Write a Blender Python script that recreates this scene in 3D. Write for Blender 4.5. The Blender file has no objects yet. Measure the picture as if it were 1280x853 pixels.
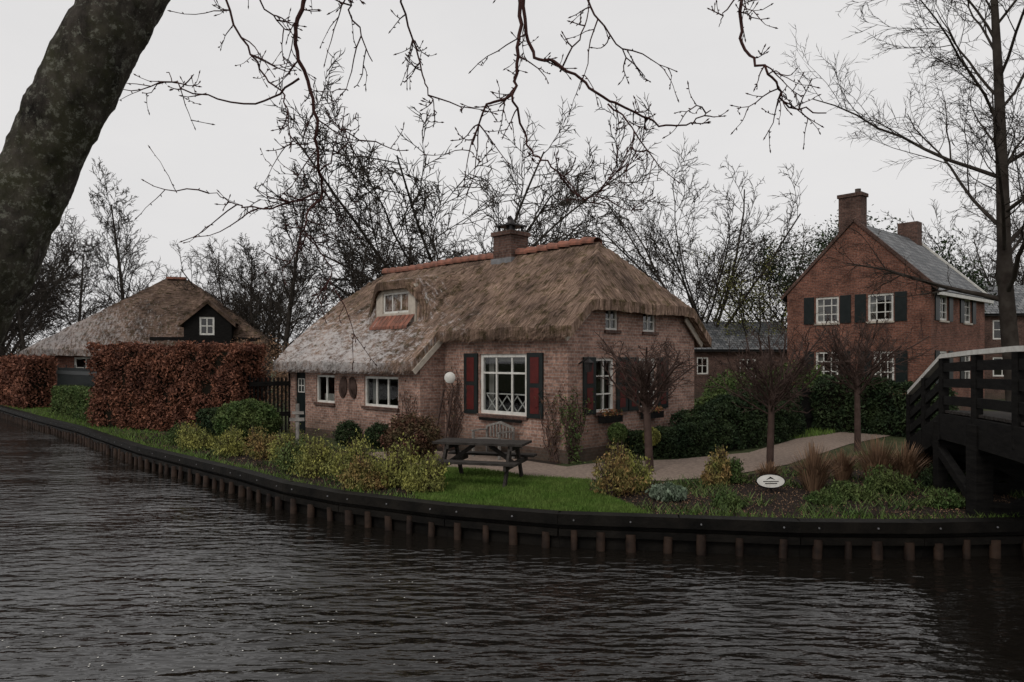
import bpy, math, random
import numpy as np
from mathutils import Vector, noise
R=random.Random(7); NR=np.random.default_rng(11)
scene=bpy.context.scene
def link(o,parent=None):
    scene.collection.objects.link(o)
    if parent: o.parent=parent
    return o
def empty(name,loc=(0,0,0),rz=0):
    o=bpy.data.objects.new(name,None); o.location=loc; o.rotation_euler=(0,0,rz); return link(o)
# ---------------- materials
def base_mat(name):
    m=bpy.data.materials.new(name); m.use_nodes=True
    nt=m.node_tree; b=nt.nodes['Principled BSDF']; return m,nt,b
def ramp(nt,stops):
    r=nt.nodes.new('ShaderNodeValToRGB'); e=r.color_ramp.elements
    while len(e)<len(stops): e.new(.5)
    for i,(p,c) in enumerate(stops):
        e[i].position=p; e[i].color=(c[0],c[1],c[2],1)
    return r
def noise_n(nt,scale,detail=5,stretch=(1,1,1),src='Object',rough=.6,rot=0):
    tc=nt.nodes.new('ShaderNodeTexCoord'); mp=nt.nodes.new('ShaderNodeMapping'); mp.inputs['Scale'].default_value=stretch; mp.inputs['Rotation'].default_value=(0,0,rot)
    n=nt.nodes.new('ShaderNodeTexNoise'); n.inputs['Scale'].default_value=scale; n.inputs['Detail'].default_value=detail; n.inputs['Roughness'].default_value=rough
    nt.links.new(tc.outputs[src],mp.inputs['Vector']); nt.links.new(mp.outputs[0],n.inputs['Vector']); return n
def mixc(nt,a,b,fac,mode='MIX'):
    m=nt.nodes.new('ShaderNodeMix'); m.data_type='RGBA'; m.blend_type=mode
    for sock,v in ((m.inputs[6],a),(m.inputs[7],b),(m.inputs[0],fac)):
        if hasattr(v,'links'): nt.links.new(v,sock)
        else: sock.default_value=v if not isinstance(v,tuple) else (*v,1) if len(v)==3 else v
    return m.outputs[2]
def mth(nt,op,a,b_,c_=None):
    q=nt.nodes.new('ShaderNodeMath'); q.operation=op
    for i,v in enumerate((a,b_,c_)):
        if v is None: continue
        if hasattr(v,'links'): nt.links.new(v,q.inputs[i])
        else: q.inputs[i].default_value=v
    return q.outputs[0]
def mrg(nt,sock,a,b_,c=0,d=1):
    q=nt.nodes.new('ShaderNodeMapRange'); q.inputs[1].default_value=a; q.inputs[2].default_value=b_; q.inputs[3].default_value=c; q.inputs[4].default_value=d; nt.links.new(sock,q.inputs[0]); return q.outputs[0]
def bump(nt,b,h,strength,dist=.02):
    bp=nt.nodes.new('ShaderNodeBump'); bp.inputs['Strength'].default_value=strength; bp.inputs['Distance'].default_value=dist
    nt.links.new(h,bp.inputs['Height']); nt.links.new(bp.outputs[0],b.inputs['Normal'])
def pmat(name,c1,c2=None,scale=5,rough=.8,bmp=0,bscale=None,stretch=(1,1,1),spec=.2,island=0,lo=.35,hi=.65,bdist=.02):
    m,nt,b=base_mat(name); b.inputs['Roughness'].default_value=rough; b.inputs['Specular IOR Level'].default_value=spec
    c2=c2 or tuple(x*.6 for x in c1)
    n=noise_n(nt,scale,6,stretch); r=ramp(nt,[(lo,c1),(hi,c2)]); nt.links.new(n.outputs['Fac'],r.inputs[0]); col=r.outputs[0]
    if island:
        g=nt.nodes.new('ShaderNodeNewGeometry'); r2=ramp(nt,[(0,tuple([1-island]*3)),(1,tuple([1+island]*3))])
        nt.links.new(g.outputs['Random Per Island'],r2.inputs[0]); col=mixc(nt,col,r2.outputs[0],1.0,'MULTIPLY')
    nt.links.new(col,b.inputs['Base Color'])
    if bmp:
        n2=noise_n(nt,bscale or scale*3,6,stretch); bump(nt,b,n2.outputs['Fac'],bmp,bdist)
    return m
def brickmat(name,c1,c2,mortar,bw=.22,rh=.072,ms=.008,rough=.9,offset=.5,dirt=.5,bs=.5):
    m,nt,b=base_mat(name); b.inputs['Roughness'].default_value=rough; b.inputs['Specular IOR Level'].default_value=.15
    tc=nt.nodes.new('ShaderNodeTexCoord'); t=nt.nodes.new('ShaderNodeTexBrick'); t.offset=offset
    nt.links.new(tc.outputs['UV'],t.inputs['Vector'])
    for k,v in (('Scale',1),('Mortar Size',ms),('Brick Width',bw),('Row Height',rh),('Bias',0),('Mortar Smooth',.2)): t.inputs[k].default_value=v
    t.inputs['Color1'].default_value=(*c1,1); t.inputs['Color2'].default_value=(*c2,1); t.inputs['Mortar'].default_value=(*mortar,1)
    n=noise_n(nt,1.3,8); r=ramp(nt,[(.3,(1-dirt,)*3),(.7,(1.1,1.1,1.1))]); nt.links.new(n.outputs['Fac'],r.inputs[0])
    c=mixc(nt,t.outputs['Color'],r.outputs[0],1.0,'MULTIPLY')
    n2=noise_n(nt,14,3); r2=ramp(nt,[(.35,(.68,.66,.66)),(.65,(1.3,1.25,1.2))]); nt.links.new(n2.outputs['Fac'],r2.inputs[0])
    c=mixc(nt,c,r2.outputs[0],1.0,'MULTIPLY')
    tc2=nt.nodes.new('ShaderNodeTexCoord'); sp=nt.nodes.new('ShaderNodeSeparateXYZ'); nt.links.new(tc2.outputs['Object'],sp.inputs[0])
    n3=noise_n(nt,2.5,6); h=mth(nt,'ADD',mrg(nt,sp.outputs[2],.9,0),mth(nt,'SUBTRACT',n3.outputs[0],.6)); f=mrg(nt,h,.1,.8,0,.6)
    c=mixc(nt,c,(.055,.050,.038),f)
    nt.links.new(c,b.inputs['Base Color'])
    inv=mth(nt,'SUBTRACT',1,t.outputs['Fac']); bump(nt,b,inv,bs,.01); return m
M={}
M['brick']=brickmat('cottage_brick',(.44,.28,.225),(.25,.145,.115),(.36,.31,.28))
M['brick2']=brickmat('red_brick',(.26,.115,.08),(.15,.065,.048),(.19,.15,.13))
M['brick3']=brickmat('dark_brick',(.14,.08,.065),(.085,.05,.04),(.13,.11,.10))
M['slate']=brickmat('slate_tiles',(.22,.23,.24),(.09,.10,.11),(.03,.03,.03),.3,.28,.02,.55,.5,.4,.8)
M['white']=pmat('white_paint',(.66,.65,.61),(.50,.48,.44),6,.5,.05)
M['cream']=pmat('cream_paint',(.50,.45,.38),(.36,.31,.26),6,.6)
M['green']=pmat('dark_green_paint',(.008,.012,.012),(.014,.018,.018),5,.4)
M['red']=pmat('dark_red_paint',(.095,.014,.012),(.06,.010,.009),5,.45)
M['black']=pmat('black_tarred_wood',(.006,.0055,.0055),(.014,.013,.012),4,.75,.3,20,(1,1,6),.06)
M['wood']=pmat('weathered_wood',(.022,.019,.017),(.050,.044,.040),6,.8,.4,25,(1,6,1),.1)
M['greywood']=pmat('grey_wood',(.26,.24,.22),(.13,.12,.11),8,.8,.3)
M['quay']=pmat('wet_timber',(.005,.0046,.0042),(.014,.012,.010),2.5,.6,.5,14,spec=.08)
M['pile']=pmat('pile_timber',(.040,.025,.018),(.010,.007,.006),3,.65,.5,20,spec=.08)
M['orange']=pmat('terracotta_tile',(.28,.115,.078),(.12,.06,.045),5,.75,.3,30)
M['lead']=pmat('lead',(.20,.20,.21),(.11,.11,.11),6,.5)
M['metal']=pmat('dark_metal',(.02,.02,.02),(.035,.03,.03),8,.4)
M['bark']=pmat('tree_bark',(.028,.022,.019),(.055,.047,.040),3,.95,.5,12,spec=.05)
M['barkfar']=pmat('distant_bark',(.034,.029,.025),(.058,.050,.043),2,.95,spec=.05)  # slightly lighter than near bark: distance haze put into the colour
M['twig']=pmat('red_twig_bark',(.034,.013,.012),(.060,.026,.022),9,.75,spec=.1)
M['barkprune']=pmat('linden_bark',(.045,.029,.024),(.08,.053,.045),5,.9,.3,15,spec=.1)
M['soil']=pmat('soil',(.014,.010,.009),(.036,.027,.022),9,.95,.9,40,spec=.08)
M['path']=pmat('gravel',(.28,.215,.175),(.17,.13,.105),14,.95,.8,70)
M['curtain']=pmat('curtain_cloth',(.5,.48,.44),(.35,.33,.3),3,.9,.3,10,(12,12,.5))
M['interior']=pmat('interior_shade',(.035,.026,.020),(.015,.01,.008),2,.9)  # near-black colour stands in for the shade of unlit rooms
M['ground']=pmat('ground_grass',(.028,.042,.014),(.060,.062,.026),1.3,.95,1,60)
M['lawn']=pmat('lawn_turf',(.045,.078,.018),(.075,.105,.028),3,.95,1,80)
def leaf(name,c1,c2,isl=.45,scale=2.2,rough=.65): return pmat(name,c1,c2,scale,rough,island=isl,spec=.12)
M['beech']=leaf('beech_leaves',(.20,.085,.052),(.095,.040,.028),.6,1.5)
M['dkleaf']=leaf('evergreen_leaves',(.014,.026,.012),(.034,.050,.020),.6)
M['mdleaf']=leaf('green_leaves',(.042,.075,.022),(.090,.115,.038),.55)
M['ylleaf']=leaf('yellow_green_leaves',(.29,.28,.075),(.12,.13,.042),.55,3.5)
M['orleaf']=leaf('orange_tinged_leaves',(.24,.14,.06),(.13,.145,.042),.5,4)
M['rdleaf']=leaf('red_brown_leaves',(.10,.040,.030),(.065,.06,.028),.5,4)
M['dryleaf']=leaf('dry_stems',(.23,.14,.085),(.14,.085,.055),.5)
M['grass']=leaf('grass_blades',(.070,.130,.022),(.110,.16,.038),.45,1.5)
M['palegreen']=leaf('silvery_leaves',(.18,.21,.16),(.10,.14,.09),.4)
M['bgleaf']=leaf('distant_foliage',(.10,.085,.065),(.14,.125,.10),.3,.05)  # lightened colour imitates haze over far foliage
M['shade_core']=pmat('hedge_inner_shade',(.008,.008,.005),(.014,.011,.008),5,1,spec=.05)  # near-black colour imitates the shade deep inside hedges
def mossbark():
    m,nt,b=base_mat('mossy_bark'); b.inputs['Roughness'].default_value=.95; b.inputs['Specular IOR Level'].default_value=.1
    n=noise_n(nt,11,9,(1,1,.5),rough=.75); r=ramp(nt,[(.36,(.022,.019,.017)),(.62,(.15,.13,.11))]); nt.links.new(n.outputs[0],r.inputs[0])
    n2=noise_n(nt,4,8,rough=.75); r2=ramp(nt,[(.44,(0,0,0)),(.60,(1,1,1))]); nt.links.new(n2.outputs[0],r2.inputs[0])
    c=mixc(nt,r.outputs[0],(.080,.082,.040),mth(nt,'MULTIPLY',r2.outputs[0],.65))
    n3=noise_n(nt,28,8,rough=.8); r3=ramp(nt,[(.53,(0,0,0)),(.60,(1,1,1))]); nt.links.new(n3.outputs[0],r3.inputs[0])
    c=mixc(nt,c,(.34,.34,.28),mth(nt,'MULTIPLY',r3.outputs[0],.75)); nt.links.new(c,b.inputs['Base Color'])
    n4=noise_n(nt,20,10,(1,1,.4),rough=.8); bump(nt,b,n4.outputs[0],1,.07); return m
M['moss']=mossbark()
def thatchmat(name,snow,tint=(1,1,1)):
    m,nt,b=base_mat(name); b.inputs['Roughness'].default_value=.95; b.inputs['Specular IOR Level'].default_value=.08
    n=noise_n(nt,1,8,(26,2.2,1),'UV',.75); r=ramp(nt,[(.34,(.035,.023,.018)),(.5,(.20,.138,.104)),(.67,(.46,.34,.27))]); nt.links.new(n.outputs[0],r.inputs[0])
    n1=noise_n(nt,.8,7,rough=.7); r1=ramp(nt,[(.36,(.45,.44,.45)),(.6,(1.25,1.21,1.19))]); nt.links.new(n1.outputs[0],r1.inputs[0])
    c=mixc(nt,r.outputs[0],r1.outputs[0],1.0,'MULTIPLY')
    n5=noise_n(nt,4,8,rough=.75); r5=ramp(nt,[(.50,(1,1,1)),(.60,(.42,.45,.33))]); nt.links.new(n5.outputs[0],r5.inputs[0])
    c=mixc(nt,c,r5.outputs[0],1.0,'MULTIPLY'); c=mixc(nt,c,tint,1.0,'MULTIPLY')
    tc=nt.nodes.new('ShaderNodeTexCoord'); sp=nt.nodes.new('ShaderNodeSeparateXYZ'); nt.links.new(tc.outputs['Object'],sp.inputs[0])
    if snow:
        if snow=='cottage': g=mth(nt,'MULTIPLY',mrg(nt,sp.outputs[1],2.0,6.5),mrg(nt,sp.outputs[0],1.5,-.4)); k=.85
        else: g=mth(nt,'MULTIPLY',mrg(nt,sp.outputs[0],2.5,-4.0),mrg(nt,sp.outputs[2],6.4,4.0)); k=.5
        n2=noise_n(nt,3.2,10,(3,1,1),rough=.85)
        f=mth(nt,'ADD',mth(nt,'MULTIPLY',g,.17),n2.outputs[0]); f=mrg(nt,f,.60,.70)
        f=mth(nt,'MULTIPLY',mth(nt,'MULTIPLY',f,mrg(nt,g,0,.25)),k)
        c=mixc(nt,c,(.54,.51,.50),f)
    nt.links.new(c,b.inputs['Base Color'])
    n3=noise_n(nt,1,8,(40,4,1),'UV',.7); bump(nt,b,n3.outputs[0],1,.07); return m
M['thatch']=thatchmat('thatch','cottage'); M['thatch2']=thatchmat('barn_thatch','barn',(.60,.60,.61)); M['thatch3']=thatchmat('dormer_thatch',None,(.85,.83,.81))
def glassmat():
    m,nt,b=base_mat('window_glass'); nt.nodes.remove(b)
    out=nt.nodes['Material Output']; t=nt.nodes.new('ShaderNodeBsdfTransparent'); t.inputs[0].default_value=(.7,.72,.72,1)
    g=nt.nodes.new('ShaderNodeBsdfGlossy'); g.inputs['Roughness'].default_value=.02; g.inputs[0].default_value=(.85,.85,.85,1)
    lw=nt.nodes.new('ShaderNodeLayerWeight'); lw.inputs[0].default_value=.5
    f=mth(nt,'MULTIPLY_ADD',mth(nt,'POWER',lw.outputs['Facing'],4),.85,.07)
    mx=nt.nodes.new('ShaderNodeMixShader')
    nt.links.new(f,mx.inputs[0]); nt.links.new(t.outputs[0],mx.inputs[1]); nt.links.new(g.outputs[0],mx.inputs[2]); nt.links.new(mx.outputs[0],out.inputs[0]); return m
M['glass']=glassmat()
def watermat():
    m,nt,b=base_mat('canal_water'); b.inputs['Base Color'].default_value=(.009,.0075,.006,1); b.inputs['Roughness'].default_value=.015; b.inputs['IOR'].default_value=1.4
    n1=noise_n(nt,4.2,2,(.6,1.7,1),rough=.45,rot=.18); n2=noise_n(nt,1.1,2,(.7,1.4,1),rot=-.3); n3=noise_n(nt,11,2,(.7,1.7,1),rot=-.1)
    h=mth(nt,'MULTIPLY_ADD',n2.outputs[0],1.1,n1.outputs[0]); h=mth(nt,'MULTIPLY_ADD',n3.outputs[0],.18,h)
    n4=noise_n(nt,.16,3,(.7,1.6,1)); amp=mrg(nt,n4.outputs[0],.38,.62,.4,1.2)
    h=mth(nt,'MULTIPLY',h,amp); bump(nt,b,h,1,.060); return m
M['water']=watermat()
# ---------------- mesh builder
class MB:
    def __init__(s,name,mat,parent=None,smooth=False): s.n=name;s.m=mat;s.p=parent;s.v=[];s.f=[];s.uv=[];s.sm=smooth
    def face(s,pts,uv=None):
        i=len(s.v); s.v+= [tuple(p) for p in pts]; s.f.append(tuple(range(i,i+len(pts)))); s.uv+= uv or [(0,0)]*len(pts)
    def fbox(s,F,u0,u1,n0,n1,z0,z1):
        o,U,N=F
        def P(u,n,z): q=o+U*u+N*n; return (q.x,q.y,q.z+z)
        for n in (n0,n1): s.face([P(u0,n,z0),P(u1,n,z0),P(u1,n,z1),P(u0,n,z1)],[(u0,z0),(u1,z0),(u1,z1),(u0,z1)])
        for u in (u0,u1): s.face([P(u,n0,z0),P(u,n1,z0),P(u,n1,z1),P(u,n0,z1)],[(n0,z0),(n1,z0),(n1,z1),(n0,z1)])
        for z in (z0,z1): s.face([P(u0,n0,z),P(u1,n0,z),P(u1,n1,z),P(u0,n1,z)],[(u0,n0),(u1,n0),(u1,n1),(u0,n1)])
    def beam(s,a,b,w,h):
        a=Vector(a);b=Vector(b);d=(b-a); L=d.length; d.normalize(); side=d.cross(Vector((0,0,1)))
        if side.length<1e-3: side=Vector((1,0,0))
        side.normalize(); up=side.cross(d)
        c=[[p+side*(sx*w/2)+up*(sz*h/2) for sx,sz in ((-1,-1),(1,-1),(1,1),(-1,1))] for p in (a,b)]
        for i in range(4): j=(i+1)%4; s.face([c[0][i],c[0][j],c[1][j],c[1][i]],[(0,0),(.1,0),(.1,L),(0,L)])
        s.face(c[0][::-1]); s.face(c[1])
    def tube(s,pts,rad,sides=6,cap=True):
        n=len(pts); base=len(s.v); prev=None
        for i in range(n):
            d=(pts[min(i+1,n-1)]-pts[max(i-1,0)])
            if d.length<1e-9: d=Vector((0,0,1))
            d.normalize()
            if prev is None:
                a=d.cross(Vector((.3,.9,.2))); 
                if a.length<.1: a=d.cross(Vector((1,0,0)))
            else: a=prev-d*prev.dot(d)
            a.normalize(); prev=a; b=d.cross(a)
            for k in range(sides):
                t=2*math.pi*k/sides; q=pts[i]+(a*math.cos(t)+b*math.sin(t))*rad[i]; s.v.append((q.x,q.y,q.z))
        for i in range(n-1):
            for k in range(sides):
                k2=(k+1)%sides; s.f.append((base+i*sides+k,base+i*sides+k2,base+(i+1)*sides+k2,base+(i+1)*sides+k)); s.uv+=[(0,0)]*4
        if cap:
            s.f.append(tuple(base+k for k in range(sides))[::-1]); s.uv+=[(0,0)]*sides
            s.f.append(tuple(base+(n-1)*sides+k for k in range(sides))); s.uv+=[(0,0)]*sides
    def cyl(s,a,b,r0,r1=None,sides=12): s.tube([Vector(a),Vector(b)],[r0,r1 if r1 is not None else r0],sides)
    def mesh(s):
        me=bpy.data.meshes.new(s.n); me.from_pydata(s.v,[],s.f); l=me.uv_layers.new(name='UVMap')
        l.data.foreach_set('uv',np.array(s.uv,dtype=np.float32).ravel()); me.materials.append(s.m)
        if s.sm: me.polygons.foreach_set('use_smooth',[True]*len(me.polygons))
        me.update(); return me
    def done(s): return link(bpy.data.objects.new(s.n,s.mesh()),s.p)
def quads(name,P,mat,parent=None):
    N=len(P); me=bpy.data.meshes.new(name); me.vertices.add(4*N); me.vertices.foreach_set('co',np.ascontiguousarray(P,dtype=np.float32).ravel())
    me.loops.add(4*N); me.loops.foreach_set('vertex_index',np.arange(4*N,dtype=np.int32)); me.polygons.add(N)
    me.polygons.foreach_set('loop_start',np.arange(0,4*N,4,dtype=np.int32)); me.update(calc_edges=True); me.validate(); me.materials.append(mat)
    return link(bpy.data.objects.new(name,me),parent)
def leafq(C,size,up=0.0):
    N=len(C); a=NR.normal(size=(N,3)); a[:,2]+=up*2; a/=np.linalg.norm(a,axis=1)[:,None]; b=np.cross(a,NR.normal(size=(N,3))); b/=np.linalg.norm(b,axis=1)[:,None]
    s=(size*NR.uniform(.6,1.3,N))[:,None]; a=a*s; b=b*s*.45
    return np.stack([C-a,C+b,C+a,C-b],axis=1)
def F(o,u,n): return (Vector(o),Vector(u),Vector(n))
# ---------------- building helpers
def wall(mb,Fr,L,H,ops=(),prof=None,br=(),reveal=.14):
    o,U,N=Fr
    xs=sorted({0,L,*[q for a in ops for q in a[:2]],*br}); zs=sorted({0,H,*[q for a in ops for q in a[2:4]]})
    pf=prof or (lambda x:1e9)
    def P(u,z,n=0): q=o+U*u+N*n; return (q.x,q.y,q.z+z)
    for xa,xb in zip(xs,xs[1:]):
        for za,zb in zip(zs,zs[1:]):
            mx,mz=(xa+xb)/2,(za+zb)/2
            if any(a<mx<b and c<mz<d for a,b,c,d in [q[:4] for q in ops]): continue
            p=[(xa,min(za,pf(xa))),(xb,min(za,pf(xb))),(xb,min(zb,pf(xb))),(xa,min(zb,pf(xa)))]
            if p[3][1]-p[0][1]<1e-4 and p[2][1]-p[1][1]<1e-4: continue
            mb.face([P(*q) for q in p],p)
    for a,b,c,d in [q[:4] for q in ops]:
        for (u0,z0),(u1,z1) in (((a,c),(b,c)),((b,c),(b,d)),((b,d),(a,d)),((a,d),(a,c))):
            mb.face([P(u0,z0),P(u1,z1),P(u1,z1,-reveal),P(u0,z0,-reveal)],[(0,0),(.2,0),(.2,.1),(0,.1)])
def window(fr,gl,Fr,a,b,c,d,nx=2,nz=2,fw=.06,mw=.03,zsplit=None,sill=None):
    e=.003; n0,n1=-.12,-.04
    fr.fbox(Fr,a-e,a+fw,n0,n1,c-e,d+e); fr.fbox(Fr,b-fw,b+e,n0,n1,c-e,d+e)
    fr.fbox(Fr,a+fw,b-fw,n0,n1,c-e,c+fw); fr.fbox(Fr,a+fw,b-fw,n0,n1,d-fw,d+e)
    for i in range(1,nx):
        x=a+(b-a)*i/nx; fr.fbox(Fr,x-mw/2,x+mw/2,-.1,-.055,c+fw,d-fw)
    zz=zsplit or [c+(d-c)*i/nz for i in range(1,nz)]
    for z in zz: fr.fbox(Fr,a+fw,b-fw,-.103,-.052,z-mw/2,z+mw/2)
    o,U,N=Fr
    def P(u,z): q=o+U*u+N*(-.078); return (q.x,q.y,q.z+z)
    gl.face([P(a+.01,c+.01),P(b-.01,c+.01),P(b-.01,d-.01),P(a+.01,d-.01)])
    if sill: sill.fbox(Fr,a-.05,b+.05,.002,.06,c-.075,c-.004)
def hroof(name,mat,parent,x0,x1,y0,y1,dx,dy,zf,keep,uvf,th=.3,nz=.03):
    nx=int(round((x1-x0)/dx)); ny=int(round((y1-y0)/dy)); v=[];idx={}
    def vid(i,j):
        if (i,j) not in idx:
            x=x0+i*(x1-x0)/nx; y=y0+j*(y1-y0)/ny
            z=zf(x,y)+nz*noise.noise(Vector((x*1.6,y*1.6,3)))+nz*.8*noise.noise(Vector((x*5,y*7,9)))+nz*.6*noise.noise(Vector((x*11,y*17,5)))
            jx=.025*noise.noise(Vector((x*9,y*9,1))); idx[(i,j)]=len(v); v.append((x+jx,y+jx,z))
        return idx[(i,j)]
    f=[];uv=[]
    for i in range(nx):
        for j in range(ny):
            xm=x0+(i+.5)*(x1-x0)/nx; ym=y0+(j+.5)*(y1-y0)/ny
            if not keep(xm,ym): continue
            q=(vid(i,j),vid(i+1,j),vid(i+1,j+1),vid(i,j+1)); f.append(q); k=uvf(xm,ym)
            for t in q: uv.append((v[t][1],v[t][0]) if k==0 else (v[t][0],v[t][1]))
    nt=len(v); top=list(f); ed={}
    for q in top:
        for a,b in zip(q,q[1:]+q[:1]): ed[(a,b)]=1
    v+= [(p[0],p[1],p[2]-th) for p in v]
    for (a,b) in list(ed):
        if (b,a) not in ed:
            f.append((b,a,a+nt,b+nt)); s=v[a][0]+v[a][1]; s2=v[b][0]+v[b][1]; uv+= [(s2,0),(s,0),(s,.3),(s2,.3)]
    for q in top: f.append(tuple(t+nt for t in q[::-1])); uv+=[(v[t][1],v[t][0]) for t in q[::-1]]
    me=bpy.data.meshes.new(name); me.from_pydata(v,[],f); l=me.uv_layers.new(name='UVMap'); l.data.foreach_set('uv',np.array(uv,dtype=np.float32).ravel())
    me.materials.append(mat); me.update(); return link(bpy.data.objects.new(name,me),parent)
def shutter(g,r,Fr,a,b,c,d):
    g.fbox(Fr,a,b,.01,.05,c,d)
    r.fbox(Fr,a+.11,b-.11,.05,.056,c+.1,(c+d)/2-.05); r.fbox(Fr,a+.11,b-.11,.05,.056,(c+d)/2+.05,d-.1)
# ---------------- thatched cottage
ct=empty('thatched_cottage',(1.2,15.5,0),math.atan2(.714,.70))
br=MB('walls',M['brick'],ct); fr=MB('window_frames',M['white'],ct); gl=MB('window_glass',M['glass'],ct)
sh=MB('shutters',M['green'],ct); rp=MB('shutter_panels',M['red'],ct); sl=MB('window_sills',M['brick3'],ct); cu=MB('curtains',M['curtain'],ct)
W,Lh=5.25,10.66
Ff=F((0,0,0),(0,1,0),(-1,0,0)); Fw=F((-.8,0,0),(0,1,0),(-1,0,0)); Fg=F((0,0,0),(1,0,0),(0,-1,0))
def fs(x):
    if x<-.28: return 2.96-.95*(-.28-x)
    if x<2.62: return 5.25-.79*(2.62-x)
    return 5.25-.82*(x-2.62)
TH=.24; DY=6.35
def topz(x,y): return min(fs(x),3.60+1.12*(y+.3),4.3+1.25*(10.95-y))
def roofz(x,y):
    z=topz(x,y)
    if x>.20:
        q=abs(y-DY); w=.95
        if q<w+.75:
            t=max(0,min(1,(w+.75-q)/.9)); t=t*t*(3-2*t)
            dz=4.44+.27*(x-.2)
            if dz>z: z=z+(dz-z)*t
    return z
ops=[(1.22,2.77,.95,2.38)]
wall(br,Ff,4.08,2.85,ops); window(fr,gl,Ff,*ops[0],3,2,.08,.045,[1.93],sl)
wo=[(4.97,6.5,1.0,1.80),(7.98,8.98,1.0,1.80),(9.6,10.2,.02,1.86)]
wall(br,F((-.8,4.08,0),(0,1,0),(-1,0,0)),Lh-4.08,2.2,[(a-4.08,b-4.08,c,d) for a,b,c,d in wo])
window(fr,gl,Fw,*wo[0],3,1,.06,.05,None,sl); window(fr,gl,Fw,*wo[1],2,1,.06,.05,None,sl)
sh.fbox(Fw,9.6,10.2,-.1,-.05,.02,1.86)
for z in (1.25,1.45,1.65): fr.fbox(Fw,9.72,10.08,-.05,-.035,z,z+.025)
for y in (9.72,9.89,10.06): fr.fbox(Fw,y,y+.025,-.05,-.032,1.25,1.675)
wall(br,F((-.8,4.08,0),(1,0,0),(0,-1,0)),.8,3,(),lambda x:fs(x-.8)-.2,(.52,))
go=[(.98,1.68,1.05,2.28),(2.65,3.4,1.05,2.28),(1.34,1.83,2.93,3.43),(2.85,3.4,2.93,3.43)]
gp=lambda x:min(fs(x),3.93)-.18
wall(br,Fg,W,4,go,gp,(.55,.9,2.62,4.0,4.3,4.6))
for g in go[:2]: window(fr,gl,Fg,*g,2,3,.06,.03,None,sl)
for g in go[2:]: window(fr,gl,Fg,*g,2,2,.05,.03,None,sl)
wall(br,F((0,Lh,0),(1,0,0),(0,1,0)),W,4.6,(),lambda x:min(fs(x),4.65)-.2,(1.9,3.3))
wall(br,F((-.8,Lh,0),(1,0,0),(0,1,0)),.8,3,(),lambda x:fs(x-.8)-.2,(.52,))
wall(br,F((W,0,0),(0,1,0),(1,0,0)),Lh,2.9)
shutter(sh,rp,Ff,2.82,3.3,.93,2.4); shutter(sh,rp,Ff,.69,1.17,.93,2.4)
for a,b in ((.5,.93),(1.73,2.16),(2.2,2.6),(3.45,3.9)): shutter(sh,rp,Fg,a,b,1.03,2.3)
pl=MB('plinth',M['brick3'],ct)
pl.fbox(Ff,0,4.05,.002,.03,0,.28); pl.fbox(Fg,-.03,W,.002,.03,0,.28); pl.fbox(F((-.8,0,0),(0,1,0),(-1,0,0)),4.05,9.55,.002,.03,0,.22); pl.done()
vb=MB('verge_boards',M['cream'],ct)
vb.beam((-.22,-.12,fs(-.22)-TH-.07),(.62,-.12,fs(.62)-TH-.07),.035,.15); vb.beam((5.44,-.12,fs(5.44)-TH-.07),(4.6,-.12,fs(4.6)-TH-.07),.035,.15)
vb.beam((-1.06,4.0,fs(-1.06)-TH-.05),(-.1,4.0,fs(-.1)-TH-.07),.035,.13)
vb.done()
n=4
for i in range(n):
    a=1.22+.1+(1.55-.2)*i/n; b=1.22+.1+(1.55-.2)*(i+1)/n
    fr.beam((.15,a,1.03),(.15,b,1.4),.02,.022); fr.beam((.172,b,1.03),(.172,a,1.4),.02,.022)
fr.beam((.16,1.3,1.43),(.16,2.7,1.43),.03,.03)
def curtain(Fr,a,b,c,d,n=-.3):
    o,U,N=Fr; k=14; pts=[]
    for i in range(k+1):
        u=a+(b-a)*i/k; q=o+U*u+N*(n+.03*math.sin(i*2.1)); pts.append(q)
    for p,q in zip(pts,pts[1:]): cu.face([(p.x,p.y,c),(q.x,q.y,c),(q.x,q.y,d),(p.x,p.y,d)])
curtain(Ff,1.25,1.42,1,2.35); curtain(Ff,2.58,2.75,1,2.35); curtain(Ff,1.25,2.75,2.2,2.38,-.26)
curtain(Fw,5,5.15,1,1.78); curtain(Fw,6.35,6.5,1,1.78); curtain(Fw,8,8.95,1.02,1.25,-.26)
curtain(Fg,1,1.15,1.05,2.3); curtain(Fg,1.55,1.68,1.05,2.3); curtain(Fg,2.7,2.85,1.05,2.3)
cu.done()
it=MB('interior',M['interior'],ct); it.fbox(F((0,0,0),(0,1,0),(-1,0,0)),.3,Lh-.2,-5.1,-1.6,.01,2.4); it.face([(-.75,.1,.006),(5.2,.1,.006),(5.2,10.6,.006),(-.75,10.6,.006)]); it.done()  # dark box behind the windows, room shade painted in its colour
roof=hroof('thatched_roof',M['thatch'],ct,-1.1,5.6,-.32,11,.07,.07,roofz,lambda x,y:(y>4.0 or x>-.28),
  lambda x,y:1 if min(3.60+1.12*(y+.3),4.3+1.25*(10.95-y))<fs(x) else 0,TH,.04)
C=[]
for (x,y0,y1,zz) in ((-1.1,4.0,11,fs(-1.1)),(-.28,-.3,4.0,fs(-.28))):
    k=int((y1-y0)*260); C.append(np.column_stack([NR.normal(x,.012,k),NR.uniform(y0,y1,k),zz-NR.uniform(0,TH+.02,k)]))
C=np.vstack(C); k=len(C); dd=np.column_stack([NR.uniform(-.09,-.02,k),NR.normal(0,.02,k),NR.uniform(-.09,-.02,k)]); ww=np.zeros((k,3)); ww[:,1]=.006
quads('straw_fringe',np.stack([C-ww,C+ww,C+ww*.3+dd,C-ww*.3+dd],axis=1),M['thatch'],ct)
dm=MB('dormer',M['cream'],ct); FD=F((.12,DY-.9,3.2),(0,1,0),(-1,0,0))
wall(dm,FD,1.8,1.10,[(.3,1.5,.34,.92)])
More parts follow.
